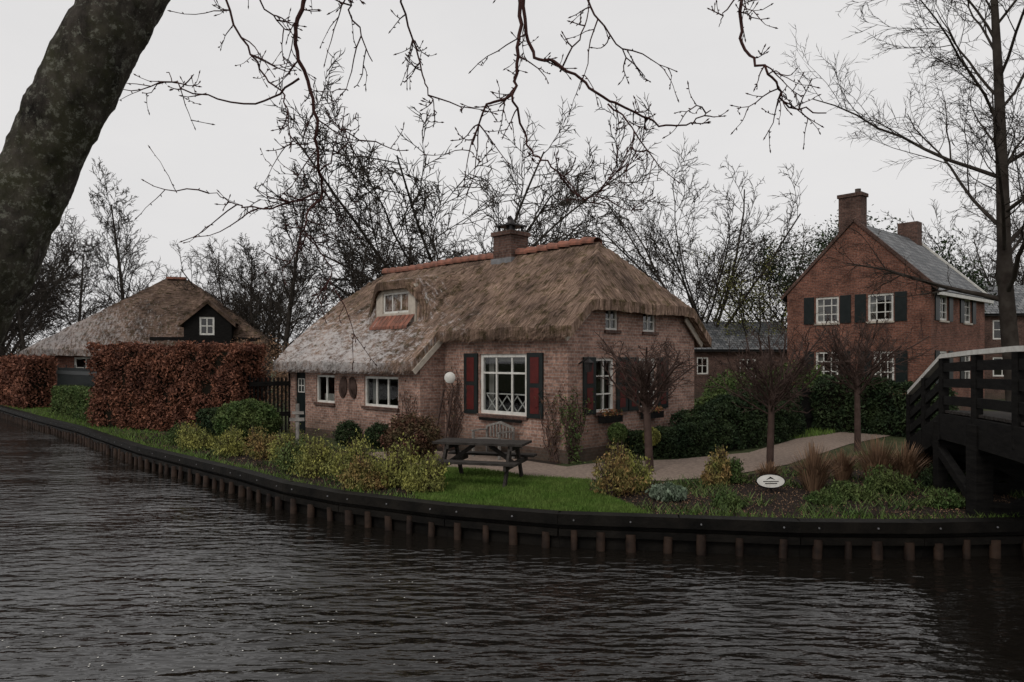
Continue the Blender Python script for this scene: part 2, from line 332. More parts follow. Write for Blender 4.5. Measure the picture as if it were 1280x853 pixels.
for yy in (DY-.9,DY+.9): dm.face([(.12,yy,3.1),(.5,yy,3.1),(.5,yy,4.3),(.12,yy,4.3)])
dm.done(); window(fr,gl,FD,.3,1.5,.34,.92,3,1,.06,.045)
it2=MB('dormer_interior',M['interior'],ct); it2.face([(.26,DY-.8,3.3),(.26,DY+.8,3.3),(.26,DY+.8,4.25),(.26,DY-.8,4.25)]); it2.done()  # dark sheet close behind the dormer glass imitates a shaded room
lip=MB('dormer_thatch',M['thatch3'],ct); k=26
for i in range(k):
    A=[];B=[]
    for t,L_ in ((i/k,A),((i+1)/k,B)):
        y=DY-1.35+2.7*t; s=abs(t-.5)*2; z=4.46-.78*max(0,(s-.42)/.58)**1.5+.02*noise.noise(Vector((y*5,0,0))); x0=-.06+.25*max(0,(s-.5)/.5)
        L_+= [(x0,y,z-.05),(x0+.02,y,z-.27),(.45,y,z-.16),(.5,y,z+.05)]
    for a in range(4):
        b=(a+1)%4; lip.face([A[a],A[b],B[b],B[a]],[(A[a][1],A[a][0]),(A[b][1],A[b][0]+.1),(B[b][1],B[b][0]+.1),(B[a][1],B[a][0])])
    if i in (0,k-1): lip.face(A if i==0 else B)
lip.done()
ot=MB('ridge_tiles',M['orange'],ct,True)
def ridge(y0,y1,z):
    n=int((y1-y0)/.36)
    for i in range(n):
        a=y0+(y1-y0)*i/n; b=y0+(y1-y0)*(i+1)/n; rows=[]
        for y,r,dz in ((a,.155,.0),(b+.03,.185,.035)):
            rows.append([(2.62+r*math.cos(t)*1.15,y,z+dz+r*math.sin(t)*.8+.02*math.sin(a*1.3)) for t in [math.pi*(-.1+1.2*j/8) for j in range(9)]])
        for j in range(8): ot.face([rows[0][j],rows[0][j+1],rows[1][j+1],rows[1][j]])
        ot.face(rows[1])
ridge(1.2,3.9,5.20); ridge(4.75,10.2,5.18)
for i in range(9):
    y=DY-.88+i*.195; ot.face([(.12,y,3.48),(.12,y+.17,3.48),(-.16,y+.17,3.16),(-.16,y,3.16)]); ot.face([(-.16,y,3.16),(-.16,y+.17,3.16),(-.16,y+.17,3.08),(-.16,y,3.08)])
ot.done()
ch=MB('chimney',M['brick3'],ct); Fc=F((2.27,3.95,0),(1,0,0),(0,-1,0))
ch.fbox(Fc,0,.7,-.7,0,4.7,5.72); ch.fbox(Fc,-.05,.75,-.75,.05,5.722,5.84); ch.done()
lf=MB('chimney_flashing',M['lead'],ct); lf.fbox(Fc,-.05,.75,-.75,.05,4.9,5.08); lf.done()
cw=MB('chimney_cowl',M['metal'],ct,False)
for x in (.12,.58):
    for y in (-.12,-.58): cw.fbox(Fc,x-.03,x+.03,y-.03,y+.03,5.84,6.0)
cw.fbox(Fc,.02,.68,-.68,-.02,6.0,6.04); cw.cyl((2.62,4.3,6.04),(2.62,4.3,6.2),.14,.08); cw.cyl((2.62,4.3,6.2),(2.56,4.3,6.3),.08,.05); cw.cyl((2.62,4.3,5.84),(2.62,4.3,6.0),.13); cw.done()
fb=MB('flower_boxes',M['black'],ct)
for a,b in ((.98,1.68),(2.65,3.4)): fb.fbox(Fg,a,b,.07,.24,.82,.98)
fb.fbox(F((0,0,0),(0,1,0),(-1,0,0)),1.3,2.7,.07,.1,.8,.86); fb.done()
C=[]
for a,b in ((.98,1.68),(2.65,3.4)): C.append(np.column_stack([NR.uniform(a,b,160),NR.uniform(-.26,-.06,160),NR.uniform(.95,1.12,160)]))
quads('flowers',leafq(np.vstack(C),.035),leaf('flower_petals',(.30,.06,.05),(.06,.12,.03),.4,30),ct)
ln=MB('wall_lantern',M['metal'],ct); ln.beam((.35,-.02,2.15),(.35,-.3,2.3),.03,.03); ln.cyl((.35,-.3,1.98),(.35,-.3,2.18),.06,.1,6); ln.cyl((.35,-.3,2.18),(.35,-.3,2.27),.12,.02,6); ln.done()
wo_=MB('wall_ornaments',M['barkprune'],ct,True)
for yc,tl in ((7.02,.25),(7.5,-.25)):
    for k in range(7):
        a=.21-.03*k; pts=[Vector((-.83-.010*k,yc+a*math.cos(t)*.85+tl*.7*math.sin(t)*a,1.48+a*1.35*math.sin(t))) for t in [2*math.pi*j/18 for j in range(19)]]
        wo_.tube(pts,[.019]*19,5,False)
wo_.done()
sd=MB('satellite_dish',M['white'],ct,True); q=Vector((-.77,-.64,.05)).normalized(); c0=Vector((-.32,3.50,1.80))
sd.tube([c0,c0+q*.015,c0+q*.04,c0+q*.05],[.04,.10,.14,.135],24); sd.tube([Vector((0,3.6,1.72)),c0],[.015,.015],8); sd.done()
for m_ in (br,fr,gl,sh,rp,sl): m_.done()
def vine(name,Fr,u0,w,h,n,leaves,mat,seed):
    r=random.Random(seed); p=empty(name); p.parent=ct; t=MB('stems',M['barkprune'],p); pts_all=[]
    for i in range(n):
        u=u0+r.uniform(-.1,.1); z=0; pts=[]; du=r.uniform(-w,w)*.25
        while z<h*r.uniform(.7,1):
            q=Fr[0]+Fr[1]*u+Fr[2]*(.04+r.uniform(0,.04)); pts.append(Vector((q.x,q.y,z))); z+=r.uniform(.08,.2); u+=du*.35+r.uniform(-.08,.08); du+=r.uniform(-.1,.1)
            if abs(u-u0)>w: du=-du
        if len(pts)>2: t.tube(pts,[.014*(1-.7*i/len(pts)) for i in range(len(pts))],4,False); pts_all+=pts
    t.done()
    if leaves:
        A=np.array([tuple(p) for p in pts_all]); C=A[NR.integers(0,len(A),leaves)]+NR.normal(size=(leaves,3))*.06; quads('leaves',leafq(C,.035),mat,p)
vine('climbing_plant',Fg,.15,.45,1.7,20,900,M['mdleaf'],3); vine('climbing_plant',Ff,.35,.3,1.9,14,350,M['rdleaf'],4)
vine('climbing_plant',Ff,3.7,.3,2.4,18,150,M['rdleaf'],5); vine('climbing_plant',F((-.8,0,0),(0,1,0),(-1,0,0)),4.5,.35,1.8,16,160,M['rdleaf'],6)
# ---------------- big brick house
bh=empty('brick_house',(16.6,28.5,0),math.atan2(.664,.747))
b2=MB('walls',M['brick2'],bh); f2=MB('window_frames',M['white'],bh); g2=MB('window_glass',M['glass'],bh); s2=MB('shutters',M['green'],bh); r2=MB('roof',M['slate'],bh); k2=MB('chimneys',M['brick3'],bh); c2=MB('roof_trim',M['white'],bh); l2=MB('window_sills',M['cream'],bh)
Gx=F((0,0,0),(0,1,0),(-1,0,0)); Sx=F((0,0,0),(1,0,0),(0,-1,0))
g_ops=[(1.41,2.43,3.85,5.0),(3.64,4.67,3.85,5.0),(1.38,2.2,1.3,2.6),(3.66,4.67,1.3,2.6)]
s_ops=[(.9,1.9,3.85,4.9),(3.9,4.9,3.85,4.9),(.9,1.9,1.3,2.6),(3.9,4.9,1.3,2.6)]
wall(b2,Gx,6,8.3,g_ops,lambda y:min(5.22+.99*y,5.22+.99*(6-y)),(3,)); wall(b2,Sx,6.8,5.1,s_ops)
wall(b2,F((6.8,0,0),(0,1,0),(1,0,0)),6,8,(),lambda y:min(5.15+.95*y,5.15+.95*(6-y)),(3,)); wall(b2,F((0,6,0),(1,0,0),(0,1,0)),6.8,5.1)
for q in g_ops: window(f2,g2,Gx,*q,3,3,.09,.04,None,l2); 
for q in s_ops: window(f2,g2,Sx,*q,2,3,.09,.04,None,l2)
for Fr,op in ((Gx,g_ops),(Sx,s_ops)):
    for a,b,c,d in op:
        s2.fbox(Fr,a-.52,a-.06,.01,.05,c-.02,d+.02); s2.fbox(Fr,b+.06,b+.52,.01,.05,c-.02,d+.02)
for sgn in (0,1):
    y0=-.25 if sgn==0 else 6.25; z0=5.0; p=[(.03,y0,z0),(7.0,y0,z0),(7.0,3,8.15),(.03,3,8.15)]
    r2.face(p,[(0,0),(7,0),(7,4.5),(0,4.5)]); r2.face([(a,b,c-.15) for a,b,c in p])
    r2.face([p[0],p[1],(7,y0,z0-.15),(.03,y0,z0-.15)])
    k2.beam((.0,y0,z0+.06),(.0,3,8.24),.16,.12); c2.beam((7.02,y0,z0+.03),(7.02,3,8.2),.1,.1); c2.beam((.1,y0,z0-.12),(7,y0,z0-.12),.12,.13)
    c2.beam((.11,y0,z0+.06),(.11,3,8.22),.06,.04)
k2.fbox(F((.1,2.75,0),(1,0,0),(0,-1,0)),0,.6,-.95,0,7,9.25); k2.fbox(F((.1,2.75,0),(1,0,0),(0,-1,0)),-.05,.65,-1,.05,9.25,9.4)
k2.fbox(F((6.1,2.6,0),(1,0,0),(0,-1,0)),0,.6,-.9,0,7,8.9)
k2.cyl((.4,3.0,9.4),(.4,3.0,9.6),.12)
it=MB('interior',M['interior'],bh); it.fbox(Sx,.5,6.5,-5.5,-.5,.02,2.7); it.fbox(Sx,.5,6.5,-5.5,-.5,2.9,5.0); it.done()  # dark boxes per storey, unlit look painted in
cu=MB('curtains',M['curtain'],bh)
for q in g_ops: curtain(Gx,q[0],q[0]+.25,q[2],q[3],-.25); curtain(Gx,q[1]-.25,q[1],q[2],q[3],-.25)
for q in s_ops: curtain(Sx,q[0],q[0]+.25,q[2],q[3],-.25)
cu.done()
for m_ in (b2,f2,g2,s2,r2,k2,c2,l2): m_.done()
def cottage(name,loc,rz,w,d,eave,ridge_,ops,wmat,rmat):
    e=empty(name,loc,rz); a=MB('walls',wmat,e); r=MB('roof',rmat,e); f=MB('window_frames',M['white'],e); g=MB('window_glass',M['glass'],e)
    Fr=F((0,0,0),(1,0,0),(0,-1,0)); wall(a,Fr,w,eave,ops); wall(a,F((0,d,0),(1,0,0),(0,1,0)),w,eave)
    sl_=(ridge_-eave)/(d/2); pf=lambda y:min(eave+sl_*y,eave+sl_*(d-y))
    for x,n in ((0,-1),(w,1)): wall(a,F((x,0,0),(0,1,0),(n,0,0)),d,ridge_,(),pf,(d/2,))
    for q in ops: window(f,g,Fr,*q,2,2,.08,.04)
    for y in (-.3,d+.3):
        p=[(-.2,y,eave-.05),(w+.2,y,eave-.05),(w+.2,d/2,ridge_+.12),(-.2,d/2,ridge_+.12)]; r.face(p,[(0,0),(w,0),(w,4),(0,4)]); r.face([(i,j,k-.12) for i,j,k in p])
    i_=MB('interior',M['interior'],e); i_.fbox(Fr,.4,w-.4,-d+.4,-.4,.02,eave-.1); i_.done()  # dark box fills the cottage, room shade comes from its colour
    for m_ in (a,r,f,g): m_.done()
    return e
cottage('brick_cottage',(10.4,42,0),.1,6.5,5,2.9,4.5,[(.4,1.1,1.4,2.4),(3,4,1.2,2.3)],M['brick3'],M['slate'])
cottage('brick_cottage',(26.5,41,0),-.2,9,6,4.9,6.6,[(.8,1.8,1.3,2.4),(3,4,1.3,2.4),(.8,1.8,3.4,4.5),(3,4,3.4,4.5)],M['brick3'],M['slate'])
# ---------------- thatched barn
bn=empty('thatched_barn',(-19.6,42,0),.25); bn.scale=(1.08,1.08,1.08)
bz=lambda x,y:min(2.75+.92*(y+4),2.75+.92*(4-y),2.3+.75*(x+6.1),3.1+.76*(5-x),6.5)
hroof('thatched_roof',M['thatch2'],bn,-6.1,5,-4.2,4.2,.15,.15,bz,lambda x,y:True,lambda x,y:1 if bz(x,y)<2.75+.92*(4-abs(y))-.001 else 0,.3,.05)
bb=MB('brick_walls',M['brick2'],bn); Fb=F((-5.3,-3.7,0),(1,0,0),(0,-1,0)); wall(bb,Fb,4.8,2.75,[(1.5,2.5,1.2,2.2)]); wall(bb,F((-5.3,-3.7,0),(0,1,0),(-1,0,0)),7.4,2.5); bb.done()
bk=MB('timber_walls',M['black'],bn); Fk=F((-.5,-3.71,0),(1,0,0),(0,-1,0)); wall(bk,Fk,5.1,3.2,[]); wall(bk,F((4.6,-3.7,0),(0,1,0),(1,0,0)),7.4,3.3,[])
wall(bk,F((1.1,-4.0,2.3),(1,0,0),(0,-1,0)),2.2,2.8,[(.7,1.4,1.0,1.9)],lambda x:1.7+.9*min(x,2.2-x),(1.1,))
for x in (1.1,3.3): bk.face([(x,-4,2.3),(x,-1.5,2.3),(x,-1.5,4.0),(x,-4,4.0)])
for i in range(9): bk.fbox(Fk,.1+i*.55,.16+i*.55,.002,.03,.0,2.6)
bk.done()
dr=MB('dormer_roof',M['thatch2'],bn)
for s in (-1,1):
    p=[(2.2+s*1.3,-4.2,3.9),(2.2+s*1.3,-2,3.9),(2.2,-1.2,5.05),(2.2,-4.2,5.05)]; dr.face(p,[(0,0),(2,0),(2,2),(0,2)]); dr.face([(a,b,c-.2) for a,b,c in p]); dr.face([p[0],p[3],(2.2,-4.2,4.85),(2.2+s*1.3,-4.2,3.7)])
dr.done()
f3=MB('window_frames',M['white'],bn); g3=MB('window_glass',M['glass'],bn); window(f3,g3,F((1.1,-4.0,2.3),(1,0,0),(0,-1,0)),.7,1.4,1.0,1.9,2,2,.09,.05); window(f3,g3,Fb,1.5,2.5,1.2,2.2,2,2,.09,.05)
f3.done(); g3.done()
i3=MB('interior',M['interior'],bn); i3.fbox(F((-4.8,-3.3,0),(1,0,0),(0,-1,0)),0,9,-6.5,0,.02,2.2); i3.fbox(F((1.3,-3.7,2.6),(1,0,0),(0,-1,0)),0,1.8,-1,0,0,1.5); i3.done()  # dark boxes behind barn and dormer windows, shade painted in
rt=MB('ridge_tiles',M['orange'],bn); rt.beam((-.45,0,6.48),(.5,0,6.48),.35,.12); rt.done()
# ---------------- ground, water, bank
bank=[(-420,330),(-70,84),(-36,47.5),(-25,35),(-19,28.6),(-14.2,23.7),(-9.4,18.3),(-5.4,14.4),(-4.0,12.9),(-2.8,11.95),(-.97,10.95),(.69,10.35),(2.35,10.1),(3.93,9.85),(5.57,9.8),(7.2,9.95),(10,10.4),(18,11),(60,14),(500,40)]
g=MB('ground',M['ground']); g.face([(x,y,0) for x,y in bank]+[(1500,1500,0),(-1500,1500,0)]); g.done()
nb=[(-400,-300),(400,-300),(400,3.4),(8,4.2),(-2,4.1),(-7,5),(-12,9),(-400,150)]
g=MB('near_bank_ground',M['ground']); g.face([(x,y,0) for x,y in nb]); g.done()
w=MB('water',M['water']); w.face([(-600,-100,-.45),(600,-100,-.45),(600,400,-.45),(-600,400,-.45)]); w.done()
def quay(name,pts,sgn=1):
    e=empty(name); b=MB('timber_boards',M['quay'],e); c=MB('cap_beam',M['quay'],e); p=MB('piles',M['pile'],e,True); bo=MB('bolts',M['lead'],e)
    for i,(A,B) in enumerate(zip(pts,pts[1:])):
        A=Vector((*A,0));B=Vector((*B,0));d=B-A;L=d.length;d.normalize();n=Vector((d.y,-d.x,0))*sgn
        Fr=(A,d,n); b.fbox(Fr,0,L,-.02,.02,-1.0,-.06)
        c.fbox(Fr,-.02,L,-.10,.13,-.10,.05); c.fbox(Fr,-.01,L-.01,.02,.10,-.27,-.17)
        if A.y<60 and A.x<30:
            k=max(1,int(L/.40))
            for j in range(k):
                u=(j+.5)*L/k+R.uniform(-.05,.05); q=A+d*u+n*(.09); t=-.20+R.uniform(-.04,.025)
                q2=q+n*R.uniform(-.02,.04)+d*R.uniform(-.03,.03); rr=R.uniform(.05,.078); p.tube([Vector((q2.x,q2.y,-1)),Vector((q.x,q.y,t))],[rr,rr*.95],8)
                if j%2==0:
                    z=A+d*u+n*.131; bo.tube([Vector((z.x,z.y,-.03)),Vector((z.x,z.y,-.03))+n*.012],[.013,.013],6)
    for m_ in (b,c,p,bo): m_.done()
quay('timber_quay_wall',bank[2:19],1); quay('timber_quay_wall',nb[2:8],1)
def sheet(name,pts,mat,z):
    m=MB(name,mat); m.face([(x,y,z) for x,y in pts]); return m.done()
lawnp=[(-1.5,11.4),(-.97,11.12),(.69,10.52),(2.0,10.3),(1.75,11.2),(1.3,12.2),(1.45,13.3),(.3,13.75),(-.6,14.6),(-1.7,14.9),(-2.0,13.6)]
pathp=[(-3.6,17.2),(-2.2,15.2),(-.6,14.6),(.3,13.72),(1.44,13.4),(2.8,13.25),(4.0,13.7),(5.86,15.3),(8.9,19),(11.5,21.5),(10.5,22.5),(8.1,20.4),(5.7,17.3),(3.67,16.1),(2.4,15.75),(1.6,15.4),(1.15,15.0),(-1.2,17.5),(-2.6,17.6)]
soilL=[(-12.6,21.9),(-9.2,18.3),(-5.3,14.55),(-3.9,13.05),(-2.7,12.1),(-1.5,11.4),(-2.0,13.6),(-1.7,14.9),(-2.2,15.2),(-3.6,17.2),(-6.5,20.9),(-9,22)]
soilR=[(2.0,10.3),(3.93,10.08),(5.57,10.03),(7.2,10.2),(8.5,10.5),(9.5,14),(9,17.5),(5.86,15.1),(4.0,13.5),(2.8,13.05),(1.45,13.3),(1.3,12.2),(1.75,11.2)]
sheet('lawn',lawnp,M['lawn'],.008); sheet('garden_path',pathp,M['path'],.016); sheet('garden_soil',soilL,M['soil'],.004); sheet('garden_soil',soilR,M['soil'],.004)
def inpoly(P,poly):
    x,y=P[:,0],P[:,1]; c=np.zeros(len(P),bool); j=len(poly)-1
    for i in range(len(poly)):
        xi,yi=poly[i];xj,yj=poly[j]
        if yi!=yj: c^=((yi>y)!=(yj>y))&(x<(xj-xi)*(y-yi)/(yj-yi)+xi)
        j=i
    return c
def scatter(poly,n):
    a=np.array(poly); P=np.column_stack([NR.uniform(a[:,0].min(),a[:,0].max(),n),NR.uniform(a[:,1].min(),a[:,1].max(),n)]); return P[inpoly(P,poly)]
def blades(name,P,h,w,mat,lean=.35,parent=None,z=0):
    n=len(P); ang=NR.uniform(0,6.283,n); wx=np.cos(ang)*w; wy=np.sin(ang)*w; hh=h*NR.uniform(.5,1.3,n); la=NR.uniform(0,6.283,n); lx=np.cos(la)*lean*hh; ly=np.sin(la)*lean*hh; Z=np.full(n,z)
    a=np.column_stack([P[:,0]-wx,P[:,1]-wy,Z]); b=np.column_stack([P[:,0]+wx,P[:,1]+wy,Z]); c=np.column_stack([P[:,0]+lx+wx*.15,P[:,1]+ly+wy*.15,Z+hh]); d=np.column_stack([P[:,0]+lx-wx*.15,P[:,1]+ly-wy*.15,Z+hh])
    return quads(name,np.stack([a,b,c,d],axis=1),mat,parent)
blades('lawn_grass',scatter(lawnp,90000),.06,.006,M['grass'])
strip=[(-36,47.3),(-25,35),(-14.2,23.8),(-9.4,18.4),(-5.4,14.5),(-6.2,15.5),(-9.6,20.2),(-13.2,25.8),(-24,37),(-34,49)]
blades('bank_grass',scatter(strip,120000),.09,.010,M['grass'])
Pf=[]
for A,B in zip(bank[4:16],bank[5:17]):
    L=math.dist(A,B); k=int(L*160); t=NR.uniform(0,1,k)[:,None]; q=np.array(A)*(1-t)+np.array(B)*t; q[:,1]+=.12+NR.exponential(.10,k); Pf.append(q[NR.uniform(0,1,k)<.8])
blades('edge_grass',np.vstack(Pf),.09,.006,M['grass'],.6)
meadow=[(4,17.5),(9,21),(14,26),(10,34),(0,40),(2,28)]
blades('meadow_grass',scatter(meadow,60000),.12,.014,M['grass'])
for poly in (soilL,soilR):
    q=scatter(poly,14000); z=NR.uniform(.008,.03,len(q)); quads('leaf_litter',leafq(np.column_stack([q,z]),.016),M['dryleaf'] )
    q=scatter(poly,16000); k=np.array([noise.noise(Vector((a*1.1,b*1.1,0)))>.02 for a,b in q]); blades('ground_cover',q[k],.12,.012,M['mdleaf'],.9)
# ---------------- hedges & shrubs
def hedge(name,pts,w,h,n,size,mat,wob=.07,round_=0):
    e=empty(name); shade_core=MB('shade_core',M['shade_core'],e); Cs=[]; hs=h if isinstance(h,(list,tuple)) else [h]*len(pts)
    tot=sum(math.dist(a,b) for a,b in zip(pts,pts[1:]))
    for i,(A,B) in enumerate(zip(pts,pts[1:])):
        A=np.array(A);B=np.array(B);L=np.linalg.norm(B-A);d=(B-A)/L;nn=np.array([d[1],-d[0]]); k=int(n*L/tot)
        per=np.array([hs[i]*L,hs[i]*L,w*L,w*hs[i]*.8,w*hs[i]*.8]); fc=NR.choice(5,k,p=per/per.sum())
        u=NR.uniform(-.02,1.02,k)*L; z=NR.uniform(0,1,k); v=NR.uniform(-.5,.5,k)*w; 
        v=np.where(fc==0,-w/2,np.where(fc==1,w/2,v)); u=np.where(fc==3,0,np.where(fc==4,L,u)); z=np.where(fc==2,1,z)
        H=hs[i]+(hs[i+1]-hs[i])*u/L; zz=z*H
        if round_: v=v*(1-round_*np.clip(z,0,1)**4)
        Cc=np.column_stack([A[0]+d[0]*u+nn[0]*v,A[1]+d[1]*u+nn[1]*v,zz]); wv=np.array([noise.noise(Vector(tuple(c*1.7)))+.5*noise.noise(Vector(tuple(c*4.5)))for c in Cc])
        Cc+=wv[:,None]*wob*np.column_stack([np.sign(v)*nn[0],np.sign(v)*nn[1],np.ones(k)]) + NR.normal(size=(k,3))*size*.7; Cs.append(Cc)
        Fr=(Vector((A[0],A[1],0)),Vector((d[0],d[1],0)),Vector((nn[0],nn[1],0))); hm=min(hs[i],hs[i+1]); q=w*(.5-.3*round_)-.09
        shade_core.fbox(Fr,.08+i*.003,L-.08,-q,q,0,hm-.13)  # dark box added inside the leaves to block light
    shade_core.done(); C=np.vstack(Cs); C=C[C[:,2]>0.01]; quads('leaves',leafq(C,size),mat,e); return e
hedge('beech_hedge',[(-13.8,24.6),(-7.9,21.6)],1.1,2.6,50000,.055,M['beech'],.24)
hedge('beech_hedge',[(-25.3,36.3),(-21.8,33.2)],1.2,2.3,14000,.08,M['beech'],.14)
hedge('clipped_hedge',[(-18.8,30.4),(-13.5,24.7)],1.0,1.1,22000,.05,M['mdleaf'],.06)
hedge('clipped_hedge',[(-8.4,19.9),(-7.3,19.3)],.7,.85,8000,.04,M['dkleaf'],.05)
hedge('boxwood_hedge',[(2.35,16.55),(3.7,16.7),(4.6,17.2)],.75,[.55,.6,.75],18000,.035,M['dkleaf'],.1,.3)
hedge('boxwood_hedge',[(4.3,17.6),(5.6,18.5),(6.9,19.9),(8.0,21.4)],1.2,[.85,1.25,1.4,1.4],36000,.04,M['dkleaf'],.18,.3)
hedge('boxwood_hedge',[(9.9,23.2),(11.3,22.0),(12.3,20.4)],1.3,[1.6,1.6,1.3],24000,.05,M['dkleaf'],.2,.25)
def shrub(name,blobs,n,size,mat,stems=14,up=0.,hollow=.55,amp=.22):
    e=empty(name); C=[]; vol=sum(b[3]*b[4]*b[5] for b in blobs)
    for b in blobs:
        k=int(n*b[3]*b[4]*b[5]/vol); d=NR.normal(size=(k,3)); d/=np.linalg.norm(d,axis=1)[:,None]; r=NR.uniform(hollow**3,1,k)**(1/3)
        lump=np.array([1+amp*noise.noise(Vector(tuple(q*2.6+b[0]))) + amp*.9*noise.noise(Vector(tuple(q*7+b[1]))) for q in d]); C.append(np.array(b[:3])+d*(r*lump)[:,None]*np.array(b[3:6]))
    C=np.vstack(C); C=C[C[:,2]>.02]; quads('leaves',leafq(C,size,up),mat,e)
    s=MB('stems',M['barkprune'],e)
    for b in blobs:
        for i in range(stems):
            a=R.uniform(0,6.28); q=R.uniform(.2,.9); h=R.uniform(.7,1.2); s.tube([Vector((b[0]+.1*math.cos(a)*b[3],b[1]+.1*math.sin(a)*b[4],0)),Vector((b[0]+.5*q*math.cos(a)*b[3],b[1]+.5*q*math.sin(a)*b[4],b[2])),Vector((b[0]+q*math.cos(a)*b[3],b[1]+q*math.sin(a)*b[4],b[2]+b[5]*h*math.sqrt(1-q*q)))],[.009,.006,.003],4,False)
    s.done()
    return e
shrub('round_green_bush',[(-6.85,18.6,.62,.82,.75,.60)],17000,.045,M['mdleaf'],10,0,.75,.12)
shrub('red_leaved_bush',[(-2.2,15.9,.5,.64,.6,.55)],9000,.036,M['rdleaf'],30)
for i,(x,y,r,h,m) in enumerate([(-3.75,13.9,.62,.36,'ylleaf'),(-2.95,13.3,.6,.38,'ylleaf'),(-2.1,12.7,.58,.36,'ylleaf'),(-1.45,12.1,.5,.3,'ylleaf'),(-4.4,14.4,.45,.3,'mdleaf'),(-2.5,12.5,.5,.25,'orleaf'),
    (-5.6,16.2,.6,.32,'orleaf'),(-6.6,16.8,.55,.3,'ylleaf'),(-7.9,17.9,.6,.3,'ylleaf'),(-4.9,15.6,.5,.35,'ylleaf'),(-8.9,19.2,.5,.25,'mdleaf'),
    (1.75,11.9,.50,.38,'orleaf'),(2.05,12.4,.42,.32,'ylleaf'),(3.65,12.8,.33,.30,'orleaf'),(3.95,13.1,.3,.2,'mdleaf'),(6.3,12.2,.5,.2,'mdleaf'),(7.6,12.6,.5,.22,'dkleaf'),(5.4,11.6,.4,.12,'mdleaf'),(4.9,11.2,.35,.1,'mdleaf'),(3.3,10.9,.3,.1,'mdleaf'),(6.6,10.9,.35,.12,'mdleaf')]):
    bl=[(x+R.uniform(-.35,.35)*r,y+R.uniform(-.3,.3)*r,h*k*.85,r*s_,r*s_*.85,h*k) for s_,k in ((.7,1.0),(.55,.8),(.5,1.25),(.65,.55))]
    shrub('garden_shrub',bl,3600,.028,M[m],22,.8,.2,.4)
shrub('lavender_plant',[(2.5,11.5,.12,.3,.26,.14)],2200,.035,M['palegreen'],6,1,.2)
shrub('topiary_ball',[(2.35,16.0,.62,.22,.22,.22)],3500,.03,M['mdleaf'],3,0,.8,.08); shrub('topiary_ball',[(3.15,16.25,.5,.2,.2,.2)],3000,.03,M['ylleaf'],3,0,.8,.08)
shrub('dark_bush',[(-4.3,18.9,.3,.35,.35,.35),(-3.4,18.3,.3,.35,.35,.35)],6000,.035,M['dkleaf'],8)
shrub('garden_bush',[(11.8,30,1.0,1.6,1.5,1.1),(9.6,31,.8,1.3,1.2,1.0)],12000,.07,M['mdleaf'],6)
shrub('garden_bush',[(8.2,27,.7,1.0,.9,.8),(7.0,25,.5,.7,.7,.6)],9000,.06,M['mdleaf'],6)
shrub('winter_bush',[(-12,34,1.5,2.2,1.5,1.8),(-9.5,33,1.3,1.6,1.2,1.5)],9000,.06,M['dryleaf'],30)
shrub('garden_bush',[(10.5,13.8,.5,1.1,.8,.6),(9.2,13,.35,.8,.6,.4)],9000,.05,M['dkleaf'],6)
def tuft(name,x,y,r,h,n,mat):
    a=NR.uniform(0,6.283,n); q=NR.uniform(0,1,n)**.7; s=q*r; bx=x+np.cos(a)*s*.25; by=y+np.sin(a)*s*.25; hh=h*NR.uniform(.6,1.1,n)*(1-.3*q)
    mx=x+np.cos(a)*s*.6; my=y+np.sin(a)*s*.6; tx=x+np.cos(a)*s*1.05; ty=y+np.sin(a)*s*1.05; w=.006; px=-np.sin(a)*w; py=np.cos(a)*w; o=np.zeros(n)
    Q1=np.stack([np.column_stack([bx-px,by-py,o]),np.column_stack([bx+px,by+py,o]),np.column_stack([mx+px,my+py,hh*.65]),np.column_stack([mx-px,my-py,hh*.65])],axis=1)
    Q2=np.stack([np.column_stack([mx-px,my-py,hh*.65]),np.column_stack([mx+px,my+py,hh*.65]),np.column_stack([tx+px*.3,ty+py*.3,hh]),np.column_stack([tx-px*.3,ty-py*.3,hh])],axis=1)
    quads(name,np.vstack([Q1,Q2]),mat)
for x,y,r,h in ((5.15,12.3,.5,.85),(6.55,12.9,.65,.9),(7.05,13.0,.65,.8),(6.1,13.3,.4,.6),(4.6,12.9,.3,.45)): tuft('ornamental_grass',x,y,r,h,420,M['dryleaf'])
